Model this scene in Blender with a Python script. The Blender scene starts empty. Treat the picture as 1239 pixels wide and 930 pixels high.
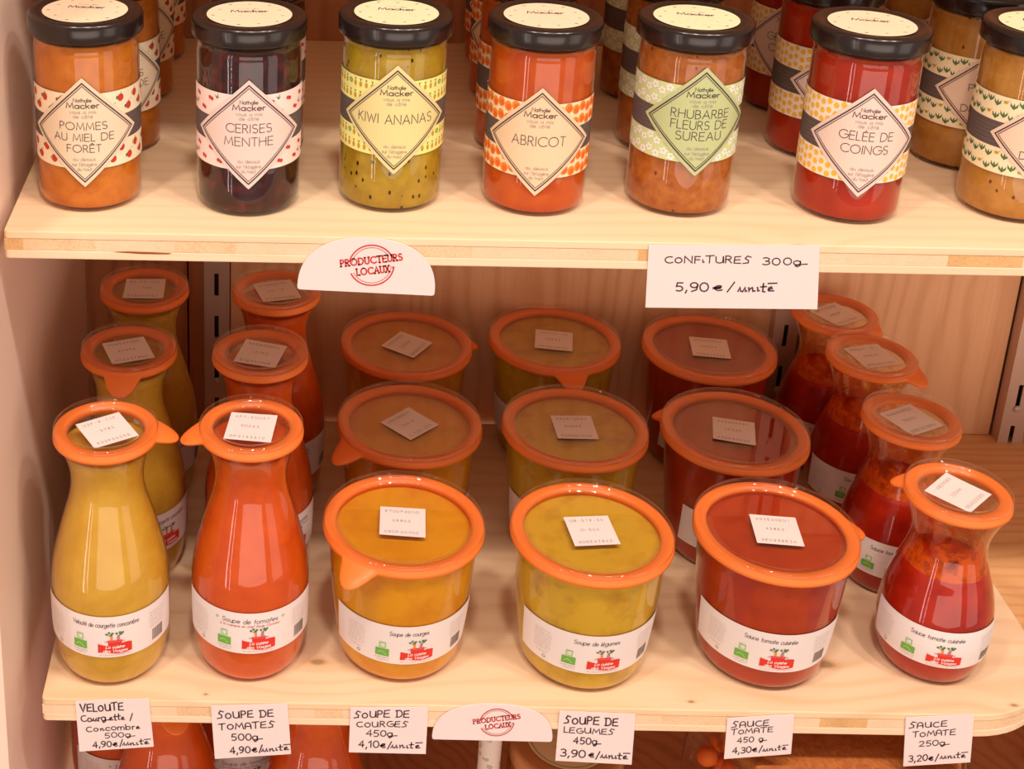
import bpy, bmesh, math, random
from mathutils import Vector, Matrix
random.seed(7)
S = bpy.context.scene
COL = S.collection
M = 0.001

# ------------------------------------------------------------------ camera
def look_matrix(pitch, roll, yaw):
    a, b, c = map(math.radians, (pitch, yaw, roll))
    fw = Vector((math.sin(b)*math.cos(a), math.cos(b)*math.cos(a), -math.sin(a)))
    rt = Vector((math.cos(b), -math.sin(b), 0)); up = rt.cross(fw)
    r2 = rt*math.cos(c)+up*math.sin(c); u2 = -rt*math.sin(c)+up*math.cos(c)
    return Matrix(((r2.x, u2.x, -fw.x), (r2.y, u2.y, -fw.y), (r2.z, u2.z, -fw.z)))
cd = bpy.data.cameras.new('camera'); cam = bpy.data.objects.new('camera', cd); COL.objects.link(cam)
cam.matrix_world = Matrix.Translation((.1951, -.6743, .7107)) @ look_matrix(20.27, 1.06, 0.07).to_4x4()
cd.sensor_fit = 'HORIZONTAL'; cd.sensor_width = 36; cd.lens = 1792.8/1239*36
cd.shift_x = (619.5-361.7)/1239; cd.shift_y = (111.2-465)/1239
cd.clip_start = .01
S.camera = cam

# ------------------------------------------------------------------ light
S.view_settings.view_transform = 'Standard'; S.view_settings.look = 'None'
S.view_settings.gamma = 1; S.view_settings.use_curve_mapping = False
S.view_settings.exposure = 0.12
w = bpy.data.worlds.new('shop_air'); S.world = w; w.use_nodes = True
bg = w.node_tree.nodes['Background']; bg.inputs[0].default_value = (1, .80, .68, 1); bg.inputs[1].default_value = .33
def area(name, loc, target, sx, sy, power, color, shape='RECTANGLE'):
    l = bpy.data.lights.new(name, 'AREA'); l.shape = shape; l.size = sx
    if shape in ('RECTANGLE', 'ELLIPSE'): l.size_y = sy
    l.energy = power; l.color = color
    o = bpy.data.objects.new(name, l); COL.objects.link(o); o.location = loc
    o.rotation_euler = (Vector(target)-Vector(loc)).to_track_quat('-Z', 'Y').to_euler()
    return o
WARM = (1, .86, .75)
for lx in (-.35, .25, .85, 1.3):
    area('ceiling_spot', (lx, -.66, 2.05), (lx*.5+.17, .2, .1), .17, .17, 10.5, WARM, 'DISK')
area('ceiling_fill', (.3, -1.25, 2.3), (.35, .2, .1), 1.4, .4, 6, WARM)  # soft fill added overhead, not an actual fitting
# tall glazing of the shop front, down to the floor
area('door_glazing', (-1.86, -1.95, -.1), (.3, .2, -.1), .13, 2.2, 7, (1, .88, .80))
area('door_glazing', (-1.58, -2.2, -.1), (.3, .2, -.1), .06, 2.2, 3.5, (1, .88, .80))
area('door_glazing', (2.5, -1.5, -.1), (.4, .2, -.1), 1.1, 1.6, 8, (1, .86, .78))
area('low_fill', (.5, -2.5, -.35), (.4, .3, .1), 2.6, 1.0, 22, (1, .84, .73))  # added low fill that lifts the rear of the lower bay, not a window

# ------------------------------------------------------------------ materials
def srgb(r, g, b):
    f = lambda c: (c/255/12.92) if c <= 10 else ((c/255+.055)/1.055)**2.4
    return (f(r), f(g), f(b), 1)
MATS = {}
class NT:
    def __init__(s, name):
        s.m = bpy.data.materials.new(name); s.m.use_nodes = True; s.t = s.m.node_tree
        s.t.nodes.clear(); s.o = s.n('ShaderNodeOutputMaterial')
    def n(s, typ, **kw):
        x = s.t.nodes.new(typ)
        for k, v in kw.items():
            if k.startswith('i_'):
                x.inputs[int(k[2:])].default_value = v
            else: setattr(x, k, v)
        return x
    def l(s, a, b): s.t.links.new(a, b)
    def math(s, op, a, b=None, c=None):
        x = s.n('ShaderNodeMath', operation=op)
        for i, v in enumerate((a, b, c)):
            if v is None: continue
            if isinstance(v, (int, float)): x.inputs[i].default_value = v
            else: s.l(v, x.inputs[i])
        return x.outputs[0]
    def mix(s, f, a, b):
        x = s.n('ShaderNodeMix', data_type='RGBA')
        for i, v in ((0, f), (6, a), (7, b)):
            if isinstance(v, (int, float, tuple)): x.inputs[i].default_value = v
            else: s.l(v, x.inputs[i])
        return x.outputs[2]
    def ramp(s, f, stops):
        x = s.n('ShaderNodeValToRGB'); e = x.color_ramp.elements
        e[0].position, e[0].color = stops[0]; e[1].position, e[1].color = stops[-1]
        for p, c in stops[1:-1]: k = e.new(p); k.color = c
        s.l(f, x.inputs[0]); return x.outputs[0]
    def noise(s, vec, scale, detail=3, rough=.5):
        x = s.n('ShaderNodeTexNoise'); x.inputs['Scale'].default_value = scale
        x.inputs['Detail'].default_value = detail; x.inputs['Roughness'].default_value = rough
        s.l(vec, x.inputs['Vector']); return x.outputs[0]
    def principled(s, color, rough=.5, spec=.5, metal=0, coat=0, sss=0, sssr=(1, .4, .2), bump=None, bstr=.2, bdist=.001):
        p = s.n('ShaderNodeBsdfPrincipled')
        if isinstance(color, tuple): p.inputs['Base Color'].default_value = color
        else: s.l(color, p.inputs['Base Color'])
        if isinstance(rough, (int, float)): p.inputs['Roughness'].default_value = rough
        else: s.l(rough, p.inputs['Roughness'])
        p.inputs['Specular IOR Level'].default_value = spec
        p.inputs['Metallic'].default_value = metal; p.inputs['Coat Weight'].default_value = coat
        if sss:
            p.inputs['Subsurface Weight'].default_value = sss; p.inputs['Subsurface Radius'].default_value = sssr
            p.inputs['Subsurface Scale'].default_value = .008
        if bump is not None:
            b = s.n('ShaderNodeBump'); b.inputs['Strength'].default_value = bstr; b.inputs['Distance'].default_value = bdist
            s.l(bump, b.inputs['Height']); s.l(b.outputs[0], p.inputs['Normal'])
        s.l(p.outputs[0], s.o.inputs[0]); return p
def plain(name, col, rough=.5, spec=.5, **kw):
    if name in MATS: return MATS[name]
    t = NT(name); g = t.n('ShaderNodeTexCoord')
    n = t.noise(g.outputs['Object'], 900, 2)
    c = t.mix(t.math('MULTIPLY', n, .12), col, tuple(x*.8 for x in col[:3])+(1,))
    t.principled(c, rough, spec, **kw); MATS[name] = t.m; return t.m

def wood(name, light, dark, axis='X', freq=260, knots=(), rough=.5, contrast=1., figure=1.):
    """pine: growth lines running along axis, bending round the knots"""
    if name in MATS: return MATS[name]
    t = NT(name); g = t.n('ShaderNodeNewGeometry')
    sep = t.n('ShaderNodeSeparateXYZ'); t.l(g.outputs['Position'], sep.inputs[0])
    X, Y, Z = sep.outputs
    along, across, third = (X, Y, Z) if axis == 'X' else (Z, X, Y)
    cmb = t.n('ShaderNodeCombineXYZ')
    t.l(t.math('MULTIPLY', along, 2.2), cmb.inputs[0]); t.l(t.math('MULTIPLY', across, 9), cmb.inputs[1]); t.l(t.math('MULTIPLY', third, 9), cmb.inputs[2])
    big = t.noise(cmb.outputs[0], 1.0, 3)
    v = t.math('ADD', across, t.math('MULTIPLY', third, .55))
    v = t.math('ADD', v, t.math('MULTIPLY', big, .10*figure))
    core = None
    for kx, ky, r in knots:
        dx = t.math('MULTIPLY', t.math('SUBTRACT', along, kx), .55); dy = t.math('SUBTRACT', across, ky)
        d2 = t.math('ADD', t.math('MULTIPLY', dx, dx), t.math('MULTIPLY', dy, dy))
        e = t.math('EXPONENT', t.math('MULTIPLY', d2, -1/(r*r*9)))
        v = t.math('ADD', v, t.math('MULTIPLY', e, r*3.2))
        k = t.math('EXPONENT', t.math('MULTIPLY', d2, -1/(r*r*.16)))
        core = k if core is None else t.math('ADD', core, k)
    ring = t.math('SINE', t.math('MULTIPLY', v, freq))
    ring = t.math('POWER', t.math('MULTIPLY_ADD', ring, .5, .5), 2.5)
    c2 = t.n('ShaderNodeCombineXYZ')
    t.l(t.math('MULTIPLY', along, 12), c2.inputs[0]); t.l(t.math('MULTIPLY', across, 420), c2.inputs[1]); t.l(t.math('MULTIPLY', third, 420), c2.inputs[2])
    fine = t.noise(c2.outputs[0], 1.0, 3, .6)
    patch = t.noise(cmb.outputs[0], 1.7, 2)
    f = t.math('ADD', t.math('MULTIPLY', ring, .42*contrast), t.math('MULTIPLY', t.math('SUBTRACT', fine, .45), .55*contrast))
    f = t.math('ADD', f, t.math('MULTIPLY', t.math('SUBTRACT', patch, .5), .9*contrast))
    if core is not None: f = t.math('ADD', f, t.math('MULTIPLY', core, 1.1))
    cl = t.n('ShaderNodeClamp'); t.l(f, cl.inputs[0])
    darker = tuple(x*.55 for x in dark[:3])+(1,)
    c = t.ramp(cl.outputs[0], [(0, light), (.62, dark), (1, darker)])
    t.principled(c, rough, .35, bump=f, bstr=.12, bdist=.0004); MATS[name] = t.m; return t.m
def endgrain(name, a, b):
    if name in MATS: return MATS[name]
    t = NT(name); g = t.n('ShaderNodeNewGeometry')
    n = t.noise(g.outputs['Position'], 900, 4, .7); n2 = t.noise(g.outputs['Position'], 60, 2)
    f = t.math('ADD', t.math('MULTIPLY', t.math('SUBTRACT', n, .42), 2.2), t.math('SUBTRACT', n2, .5))
    cl = t.n('ShaderNodeClamp'); t.l(f, cl.inputs[0])
    t.principled(t.mix(cl.outputs[0], a, b), .8, .2, bump=n, bstr=.5, bdist=.0006); MATS[name] = t.m; return t.m

PINE_L, PINE_D = srgb(245, 214, 176), srgb(228, 184, 136)
shelf_low_mat = wood('pine_shelf_lower', PINE_L, PINE_D, 'X', 300, [(.216, .135, .010), (.562, .142, .012), (.462, .104, .0035), (.142, .103, .003), (.676, .106, .0045)], contrast=.6)
shelf_up_mat = wood('pine_shelf_upper', PINE_L, PINE_D, 'X', 420, [(.495, .1205, .006)], contrast=.42, figure=.5)
pine_edge = wood('pine_edge_strip', srgb(249, 216, 182), srgb(236, 192, 148), 'X', 500, contrast=.4)
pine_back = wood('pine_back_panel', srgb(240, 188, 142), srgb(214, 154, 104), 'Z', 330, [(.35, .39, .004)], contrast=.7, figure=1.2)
pine_back2 = wood('pine_back_panel_shaded', srgb(206, 142, 96), srgb(174, 110, 68), 'Z', 420, contrast=.8)  # darker copy of the back pine, shade of the bays put into its colour
pine_far = wood('pine_side_board', srgb(228, 176, 122), srgb(206, 146, 92), 'X', 520, contrast=.8)
core_pale = endgrain('core_pale', srgb(248, 212, 178), srgb(238, 194, 152))
core_rough = endgrain('core_rough', srgb(246, 208, 168), srgb(216, 164, 114))
core_dark = endgrain('core_dark', srgb(232, 184, 128), srgb(200, 148, 92))
wall_mat = plain('melamine_panel', srgb(246, 220, 202), .38, .4)
steel = plain('galvanised_steel', srgb(204, 176, 158), .45, .5, metal=.3)
dark_slot = plain('slot_shadow', srgb(84, 62, 50), .9, .1)
black_lac = plain('black_lacquer', srgb(40, 28, 25), .22, .45, coat=.15)
paper = plain('white_card', srgb(240, 222, 218), .65, .3)
label_white = plain('label_paper', srgb(240, 226, 222), .5, .4)
ink = plain('dark_ink', srgb(84, 56, 68), .7, .2)
ink_grey = plain('grey_ink', srgb(140, 122, 116), .7, .2)
ink_soft = plain('soft_grey_ink', srgb(176, 156, 148), .7, .2)
ink_red = plain('red_ink', srgb(206, 62, 62), .6, .3)
ink_pink = plain('pink_ink', srgb(214, 120, 130), .6, .3)
green = plain('leaf_green_ink', srgb(112, 178, 60), .6, .3)
green_pale = plain('pale_green_ink', srgb(160, 200, 130), .6, .3)
green_dark = plain('dark_green_ink', srgb(84, 116, 70), .6, .3)
banner_red = plain('banner_red', srgb(226, 52, 40), .55, .3)
orange_ink = plain('orange_ink', srgb(246, 140, 50), .6, .3)
yellow_ink = plain('yellow_ink', srgb(250, 190, 60), .6, .3)
apple_ink = plain('apple_red_ink', srgb(204, 60, 38), .6, .3)
white_ink = plain('white_ink', srgb(252, 244, 238), .6, .3)
stripe_dark = plain('stripe_grey_violet', srgb(100, 84, 80), .6, .3)
rubber = plain('orange_rubber', srgb(250, 128, 52), .42, .45)

def glass(name, tint, base=.045, power=4.0):
    t = NT(name)
    lw = t.n('ShaderNodeLayerWeight'); lw.inputs[0].default_value = .5
    f = t.math('MULTIPLY_ADD', t.math('POWER', lw.outputs['Facing'], power), 1-base, base)
    tr = t.n('ShaderNodeBsdfTransparent'); tr.inputs[0].default_value = tint
    gl = t.n('ShaderNodeBsdfGlossy'); gl.inputs['Roughness'].default_value = .02; gl.inputs['Color'].default_value = (1, 1, 1, 1)
    m = t.n('ShaderNodeMixShader'); t.l(f, m.inputs[0]); t.l(tr.outputs[0], m.inputs[1]); t.l(gl.outputs[0], m.inputs[2])
    t.l(m.outputs[0], t.o.inputs[0]); return t.m
glass_m = glass('jar_glass', (.98, .98, .965, 1), .036, 4.2)
lid_glass = glass('lid_glass', (.98, .98, .96, 1), .045, 3.6)

def content(name, a, b, scale=90, lo=.35, hi=.7, rough=.5, sss=.0, seeds=None, bstr=.12, spec=.2):
    t = NT(name); tc = t.n('ShaderNodeTexCoord'); oi = t.n('ShaderNodeObjectInfo')
    va = t.n('ShaderNodeVectorMath', operation='ADD'); t.l(tc.outputs['Object'], va.inputs[0]); t.l(oi.outputs['Random'], va.inputs[1])
    n = t.noise(va.outputs[0], scale, 4, .6)
    mr = t.n('ShaderNodeMapRange'); mr.inputs[1].default_value = lo; mr.inputs[2].default_value = hi; t.l(n, mr.inputs[0])
    c = t.mix(mr.outputs[0], a, b)
    if seeds:
        vo = t.n('ShaderNodeTexVoronoi'); vo.inputs['Scale'].default_value = 260
        sc = t.n('ShaderNodeVectorMath', operation='MULTIPLY'); sc.inputs[1].default_value = (1, 1, .62)
        t.l(va.outputs[0], sc.inputs[0]); t.l(sc.outputs[0], vo.inputs['Vector'])
        m1 = t.math('LESS_THAN', vo.outputs['Distance'], .24)
        sp = t.n('ShaderNodeSeparateColor'); t.l(vo.outputs['Color'], sp.inputs[0])
        m2 = t.math('GREATER_THAN', sp.outputs[0], seeds[1])
        c = t.mix(t.math('MULTIPLY', m1, m2), c, seeds[0])
    t.principled(c, rough, spec, sss=sss, bump=n, bstr=bstr, bdist=.0006); return t.m
SOUP = {
 'veloute': content('zucchini_cream_soup', srgb(214, 166, 56), srgb(202, 150, 42), 60),
 'tomates': content('tomato_soup', srgb(216, 86, 16), srgb(200, 70, 8), 60),
 'courges': content('squash_soup', srgb(222, 150, 12), srgb(204, 120, 6), 45, .42, .78),
 'legumes': content('vegetable_soup', srgb(208, 164, 40), srgb(176, 118, 26), 55, .48, .8),
 'sauce': content('tomato_sauce', srgb(178, 52, 12), srgb(160, 38, 6), 60),
 'sauce_small': content('red_tomato_sauce', srgb(184, 36, 4), srgb(152, 20, 2), 60),
 'pommes': content('apple_jam', srgb(208, 122, 36), srgb(190, 102, 20), 120, bstr=.3),
 'cerises': content('cherry_jam', srgb(50, 16, 20), srgb(104, 32, 28), 110, .5, .75, .2, bstr=.4),
 'kiwi': content('kiwi_jam', srgb(184, 152, 36), srgb(160, 122, 24), 80, seeds=(srgb(40, 26, 14), .62)),
 'abricot': content('apricot_jam', srgb(204, 88, 10), srgb(186, 68, 5), 70),
 'rhubarbe': content('rhubarb_jam', srgb(188, 112, 46), srgb(158, 80, 28), 160, bstr=.4, seeds=(srgb(110, 44, 20), .93)),
 'coings': content('quince_jelly', srgb(178, 44, 8), srgb(154, 24, 4), 40),
 'poires': content('pear_jam', srgb(196, 138, 62), srgb(176, 116, 44), 120, seeds=(srgb(96, 60, 24), .9)),
}
def smear_material():
    t = NT('sauce_residue'); tc = t.n('ShaderNodeTexCoord')
    n = t.noise(tc.outputs['Object'], 75, 4, .65)
    sp = t.n('ShaderNodeSeparateXYZ'); t.l(tc.outputs['Object'], sp.inputs[0])
    mr = t.n('ShaderNodeMapRange'); mr.inputs[1].default_value = .082; mr.inputs[2].default_value = .128; mr.inputs[3].default_value = .50; mr.inputs[4].default_value = -.02
    t.l(sp.outputs[2], mr.inputs[0])
    f = t.n('ShaderNodeMapRange'); f.inputs[1].default_value = .58; f.inputs[2].default_value = .78; f.inputs[3].default_value = .04; f.inputs[4].default_value = .75
    t.l(t.math('ADD', n, t.math('MULTIPLY', mr.outputs[0], .5)), f.inputs[0])
    tr = t.n('ShaderNodeBsdfTransparent'); tr.inputs[0].default_value = srgb(252, 238, 204)
    df = t.n('ShaderNodeBsdfDiffuse'); df.inputs[0].default_value = srgb(226, 96, 26)
    m = t.n('ShaderNodeMixShader'); t.l(f.outputs[0], m.inputs[0]); t.l(tr.outputs[0], m.inputs[1]); t.l(df.outputs[0], m.inputs[2])
    t.l(m.outputs[0], t.o.inputs[0]); return t.m
smear = smear_material()

# ------------------------------------------------------------------ object helpers
def tag(o, label=None, cat=None, group=None, kind=None):
    if label: o['label'] = label
    if cat: o['category'] = cat
    if group: o['group'] = group
    if kind: o['kind'] = kind
    return o
def empty(name, loc, label, cat, group=None, rz=0):
    o = bpy.data.objects.new(name, None); COL.objects.link(o); o.location = [c*M for c in loc]; o.rotation_euler = (0, 0, math.radians(rz))
    o.empty_display_size = .02
    return tag(o, label, cat, group)
def mesh(name, verts, faces, mats, fm=None, smooth=False):
    me = bpy.data.meshes.new(name); me.from_pydata([(x*M, y*M, z*M) for x, y, z in verts], [], faces)
    for m in (mats if isinstance(mats, (list, tuple)) else [mats]): me.materials.append(m)
    if fm: me.polygons.foreach_set('material_index', fm)
    if smooth: me.polygons.foreach_set('use_smooth', [True]*len(me.polygons))
    me.update(); return me
def link(name, me, parent=None):
    o = bpy.data.objects.new(name, me); COL.objects.link(o)
    if parent is not None: o.parent = parent
    return o
def smooth_profile(pts, n=4):
    """pts (z,r) -> denser list through Catmull-Rom"""
    out = []
    for i in range(len(pts)-1):
        p0 = pts[max(i-1, 0)]; p1 = pts[i]; p2 = pts[i+1]; p3 = pts[min(i+2, len(pts)-1)]
        for k in range(n):
            t = k/n
            out.append(tuple(.5*((2*p1[j])+(-p0[j]+p2[j])*t+(2*p0[j]-5*p1[j]+4*p2[j]-p3[j])*t*t+(-p0[j]+3*p1[j]-3*p2[j]+p3[j])*t**3) for j in (0, 1)))
    out.append(pts[-1]); return out
def lathe(name, prof, mat, seg=56, cap0=True, cap1=True, mats=None, fmf=None):
    """prof: (r,z) from bottom to top"""
    v, f = [], []
    for r, z in prof:
        for k in range(seg):
            a = 2*math.pi*k/seg; v.append((r*math.cos(a), r*math.sin(a), z))
    for i in range(len(prof)-1):
        for k in range(seg):
            k2 = (k+1) % seg; f.append((i*seg+k, i*seg+k2, (i+1)*seg+k2, (i+1)*seg+k))
    if cap0: f.append(tuple(range(seg))[::-1])
    if cap1: f.append(tuple(range((len(prof)-1)*seg, len(prof)*seg)))
    me = mesh(name, v, f, mat, smooth=True)
    me.polygons.foreach_set('use_smooth', [len(p.vertices) == 4 for p in me.polygons])
    return me
def box_data(x0, y0, z0, x1, y1, z1):
    v = [(x, y, z) for z in (z0, z1) for y in (y0, y1) for x in (x0, x1)]
    f = [(0, 2, 3, 1), (4, 5, 7, 6), (0, 1, 5, 4), (2, 6, 7, 3), (0, 4, 6, 2), (1, 3, 7, 5)]
    return v, f
def box(name, x0, y0, z0, x1, y1, z1, mat, parent=None, bev=.4):
    v, f = box_data(x0, y0, z0, x1, y1, z1); me = mesh(name, v, f, mat)
    if bev:
        bm = bmesh.new(); bm.from_mesh(me); bmesh.ops.bevel(bm, geom=bm.edges[:], offset=bev*M, segments=2, profile=.5, affect='EDGES'); bm.to_mesh(me); bm.free()
    return link(name, me, parent)

# ------------------------------------------------------------------ single-line lettering
def arc(cx, cy, rx, ry, a0, a1, n=10):
    return [(cx+rx*math.cos(math.radians(a0+(a1-a0)*i/n)), cy+ry*math.sin(math.radians(a0+(a1-a0)*i/n))) for i in range(n+1)]
O = lambda w: arc(w/2, .5, w/2, .5, 90, 450, 16)
SB = arc(.25, .75, .24, .25, 35, 250, 8)+arc(.26, .26, .26, .26, 75, -145, 9)
o_ = lambda cx=.26: arc(cx, .3, .26, .3, 0, 360, 12)
G = {
 'A': (.72, [[(0, 0), (.36, 1), (.72, 0)], [(.13, .35), (.59, .35)]]),
 'B': (.5, [[(0, 0), (0, 1), (.24, 1)]+arc(.24, .76, .2, .24, 90, -90, 6)+[(0, .52)], [(.24, .52)]+arc(.24, .26, .26, .26, 90, -90, 7)+[(0, 0)]]),
 'C': (.8, [arc(.5, .5, .5, .5, 45, 315, 12)]), 'D': (.72, [[(0, 0), (0, 1), (.22, 1)]+arc(.22, .5, .5, .5, 90, -90, 10)+[(0, 0)]]),
 'E': (.5, [[(.5, 1), (0, 1), (0, 0), (.5, 0)], [(0, .53), (.46, .53)]]), 'F': (.46, [[(.46, 1), (0, 1), (0, 0)], [(0, .53), (.42, .53)]]),
 'G': (.9, [arc(.5, .5, .5, .5, 45, 360, 14)+[(.56, .5)]]), 'H': (.62, [[(0, 0), (0, 1)], [(.62, 0), (.62, 1)], [(0, .53), (.62, .53)]]),
 'I': (.04, [[(.02, 0), (.02, 1)]]), 'J': (.35, [[(.35, 1), (.35, .22)]+arc(.17, .2, .18, .2, 0, -170, 6)]),
 'K': (.55, [[(0, 0), (0, 1)], [(.52, 1), (0, .45)], [(.14, .58), (.55, 0)]]), 'L': (.42, [[(0, 1), (0, 0), (.42, 0)]]),
 'M': (.82, [[(0, 0), (.1, 1), (.41, .15), (.72, 1), (.82, 0)]]), 'N': (.66, [[(0, 0), (0, 1), (.66, 0), (.66, 1)]]),
 'O': (.96, [O(.96)]), 'P': (.48, [[(0, 0), (0, 1), (.22, 1)]+arc(.22, .74, .26, .26, 90, -90, 7)+[(0, .48)]]),
 'Q': (.96, [O(.96), [(.55, .3), (.95, -.05)]]), 'R': (.52, [[(0, 0), (0, 1), (.22, 1)]+arc(.22, .75, .25, .25, 90, -90, 7)+[(0, .5)], [(.22, .5), (.52, 0)]]),
 'S': (.52, [SB]), 'T': (.52, [[(0, 1), (.52, 1)], [(.26, 1), (.26, 0)]]),
 'U': (.6, [[(0, 1), (0, .3)]+arc(.3, .3, .3, .3, 180, 360, 9)+[(.6, 1)]]), 'V': (.66, [[(0, 1), (.33, 0), (.66, 1)]]),
 'W': (.95, [[(0, 1), (.24, 0), (.475, .85), (.71, 0), (.95, 1)]]), 'X': (.6, [[(0, 1), (.6, 0)], [(.6, 1), (0, 0)]]),
 'Y': (.58, [[(0, 1), (.29, .45), (.58, 1)], [(.29, .45), (.29, 0)]]), 'Z': (.55, [[(0, 1), (.55, 1), (0, 0), (.55, 0)]]),
 'a': (.52, [o_(), [(.52, .6), (.52, 0)]]), 'b': (.52, [[(0, 1), (0, 0)], o_()]), 'c': (.46, [arc(.27, .3, .27, .3, 45, 315, 10)]),
 'd': (.52, [o_(), [(.52, 1), (.52, 0)]]), 'e': (.52, [[(0, .3), (.52, .3)]+arc(.26, .3, .26, .3, 0, 310, 11)]),
 'f': (.3, [arc(.26, .8, .13, .2, 60, 180, 5)+[(.13, 0)], [(0, .6), (.28, .6)]]), 'g': (.52, [o_(), [(.52, .6), (.52, -.1)]+arc(.26, -.12, .26, .2, 0, -160, 7)]),
 'h': (.44, [[(0, 1), (0, 0)], [(0, .35)]+arc(.22, .38, .22, .22, 180, 0, 7)+[(.44, 0)]]), 'i': (.04, [[(.02, .6), (.02, 0)], [(.0, .8), (.04, .84)]]),
 'j': (.1, [[(.1, .6), (.1, -.25)]]), 'k': (.4, [[(0, 1), (0, 0)], [(.36, .6), (0, .25)], [(.12, .36), (.4, 0)]]), 'l': (.04, [[(.02, 1), (.02, 0)]]),
 'm': (.76, [[(0, .6), (0, 0)], [(0, .35)]+arc(.19, .4, .19, .2, 180, 0, 6)+[(.38, 0)], [(.38, .35)]+arc(.57, .4, .19, .2, 180, 0, 6)+[(.76, 0)]]),
 'n': (.42, [[(0, .6), (0, 0)], [(0, .35)]+arc(.21, .38, .21, .22, 180, 0, 7)+[(.42, 0)]]), 'o': (.52, [o_()]), 'p': (.52, [[(0, .6), (0, -.35)], o_()]),
 'q': (.52, [o_(), [(.52, .6), (.52, -.35)]]), 'r': (.26, [[(0, .6), (0, 0)], [(0, .35)]+arc(.2, .38, .2, .2, 180, 70, 5)]),
 's': (.34, [arc(.17, .45, .15, .15, 40, 250, 6)+arc(.17, .16, .17, .16, 75, -140, 6)]), 't': (.28, [[(.14, .95), (.14, 0)], [(0, .6), (.28, .6)]]),
 'u': (.42, [[(0, .6), (0, .22)]+arc(.21, .22, .21, .22, 180, 360, 7)+[(.42, .6)], [(.42, .3), (.42, 0)]]), 'v': (.42, [[(0, .6), (.21, 0), (.42, .6)]]),
 'w': (.6, [[(0, .6), (.15, 0), (.3, .5), (.45, 0), (.6, .6)]]), 'x': (.4, [[(0, .6), (.4, 0)], [(.4, .6), (0, 0)]]), 'y': (.42, [[(0, .6), (.21, 0)], [(.42, .6), (.12, -.35)]]),
 'z': (.38, [[(0, .6), (.38, .6), (0, 0), (.38, 0)]]),
 '0': (.58, [arc(.29, .5, .29, .5, 90, 450, 14)]), '1': (.3, [[(0, .75), (.25, 1), (.25, 0)]]), '2': (.5, [arc(.25, .74, .25, .26, 165, -35, 8)+[(0, 0), (.52, 0)]]),
 '3': (.5, [arc(.22, .75, .24, .25, 140, -90, 8)+arc(.22, .26, .28, .26, 90, -140, 8)]), '4': (.55, [[(.4, 0), (.4, 1), (0, .32), (.55, .32)]]),
 '5': (.5, [[(.48, 1), (.1, 1), (.04, .55)]+arc(.22, .3, .27, .3, 110, -130, 9)]), '6': (.5, [arc(.25, .28, .25, .28, 120, 480, 12), [(.02, .4), (.36, 1)]]),
 '7': (.5, [[(0, 1), (.5, 1), (.15, 0)]]), '8': (.5, [arc(.25, .77, .2, .23, 90, 450, 11), arc(.25, .27, .25, .27, 90, 450, 12)]),
 '9': (.5, [arc(.25, .72, .25, .28, 0, 360, 12), [(.5, .72), (.42, .2), (.1, 0)]]),
 ',': (.12, [[(.08, .1), (0, -.2)]]), '.': (.06, [[(0, 0), (.05, .04)]]), "'": (.06, [[(.03, 1), (0, .75)]]), '-': (.3, [[(0, .4), (.3, .4)]]),
 '/': (.4, [[(0, -.15), (.4, 1.05)]]), '*': (.2, [arc(.1, .85, .09, .09, 0, 360, 6)]),
 '€': (.6, [arc(.36, .45, .3, .42, 45, 315, 10), [(0, .55), (.4, .55)], [(0, .38), (.38, .38)]]), ' ': (.3, []),
}
ACC = {'É': ('E', [[(.18, 1.1), (.34, 1.24)]]), 'Ê': ('E', [[(.1, 1.1), (.25, 1.24), (.4, 1.1)]]), 'é': ('e', [[(.2, .72), (.36, .92)]]),
       'è': ('e', [[(.16, .92), (.32, .72)]]), 'ê': ('e', [[(.1, .72), (.26, .9), (.42, .72)]]), 'ô': ('o', [[(.1, .72), (.26, .9), (.42, .72)]]), 'û': ('u', [[(.06, .72), (.2, .9), (.36, .72)]])}
# felt-pen forms used on the hand-written price cards
HAND = dict(G)
HAND['A'] = (.62, [arc(.3, .45, .3, .5, 160, 20, 7)+[(.62, 0)], [(0, 0), (.03, .6)], [(0, .35), (.6, .38)]])
HAND['E'] = (.58, [[(.55, 1.02), (.05, .95), (.0, .05), (.58, .02)], [(.02, .5), (.5, .55)]])
HAND['O'] = (.62, [arc(.3, .36, .3, .38, 80, 450, 12)])
HAND['M'] = (.8, [[(0, 0), (.1, .85), (.38, .3), (.66, .88), (.8, 0)]])
HAND['U'] = (.66, [[(0, .9), (.02, .3)]+arc(.3, .28, .28, .26, 180, 350, 7)+[(.6, .95), (.64, .05)]])
HAND['S'] = (.62, [[(.62, .9), (.3, 1.05), (.12, .7), (.42, .42), (.4, .1), (-.05, .0)]])
HAND['T'] = (.6, [[(-.05, .95), (.62, 1.02)], [(.28, .98), (.26, 0)]])
HAND['D'] = (.66, [[(.1, .9), (.12, 0)], [(-.02, .95), (.4, .98)]+arc(.3, .5, .36, .48, 60, -80, 8)+[(.02, .02)]])
HAND['C'] = (.66, [arc(.4, .45, .4, .45, 60, 310, 9)]); HAND['G'] = (.7, [arc(.4, .45, .4, .45, 70, 330, 10)+[(.7, .45), (.4, .42)]])
HAND['g'] = (.8, [o_(.2), [(.44, .55), (.42, -.1), (.2, -.28), (.08, -.12), (.3, .05), (.95, .12)]])
HAND['€'] = (.62, [arc(.36, .36, .26, .32, 60, 320, 8), [(0, .42), (.5, .5)], [(0, .28), (.42, .32)], [(.1, .35), (.45, .4)]])
HAND['u'] = (.5, [[(-.1, .05), (.05, .5), (.08, .1), (.25, .02), (.42, .5), (.44, .06), (.55, .1)]])
HAND['n'] = (.46, [[(0, .45), (.03, 0), (.12, .35), (.28, .45), (.34, .04), (.5, .1)]])
HAND['i'] = (.12, [[(.0, .45), (.04, .05), (.14, .1)]])
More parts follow.
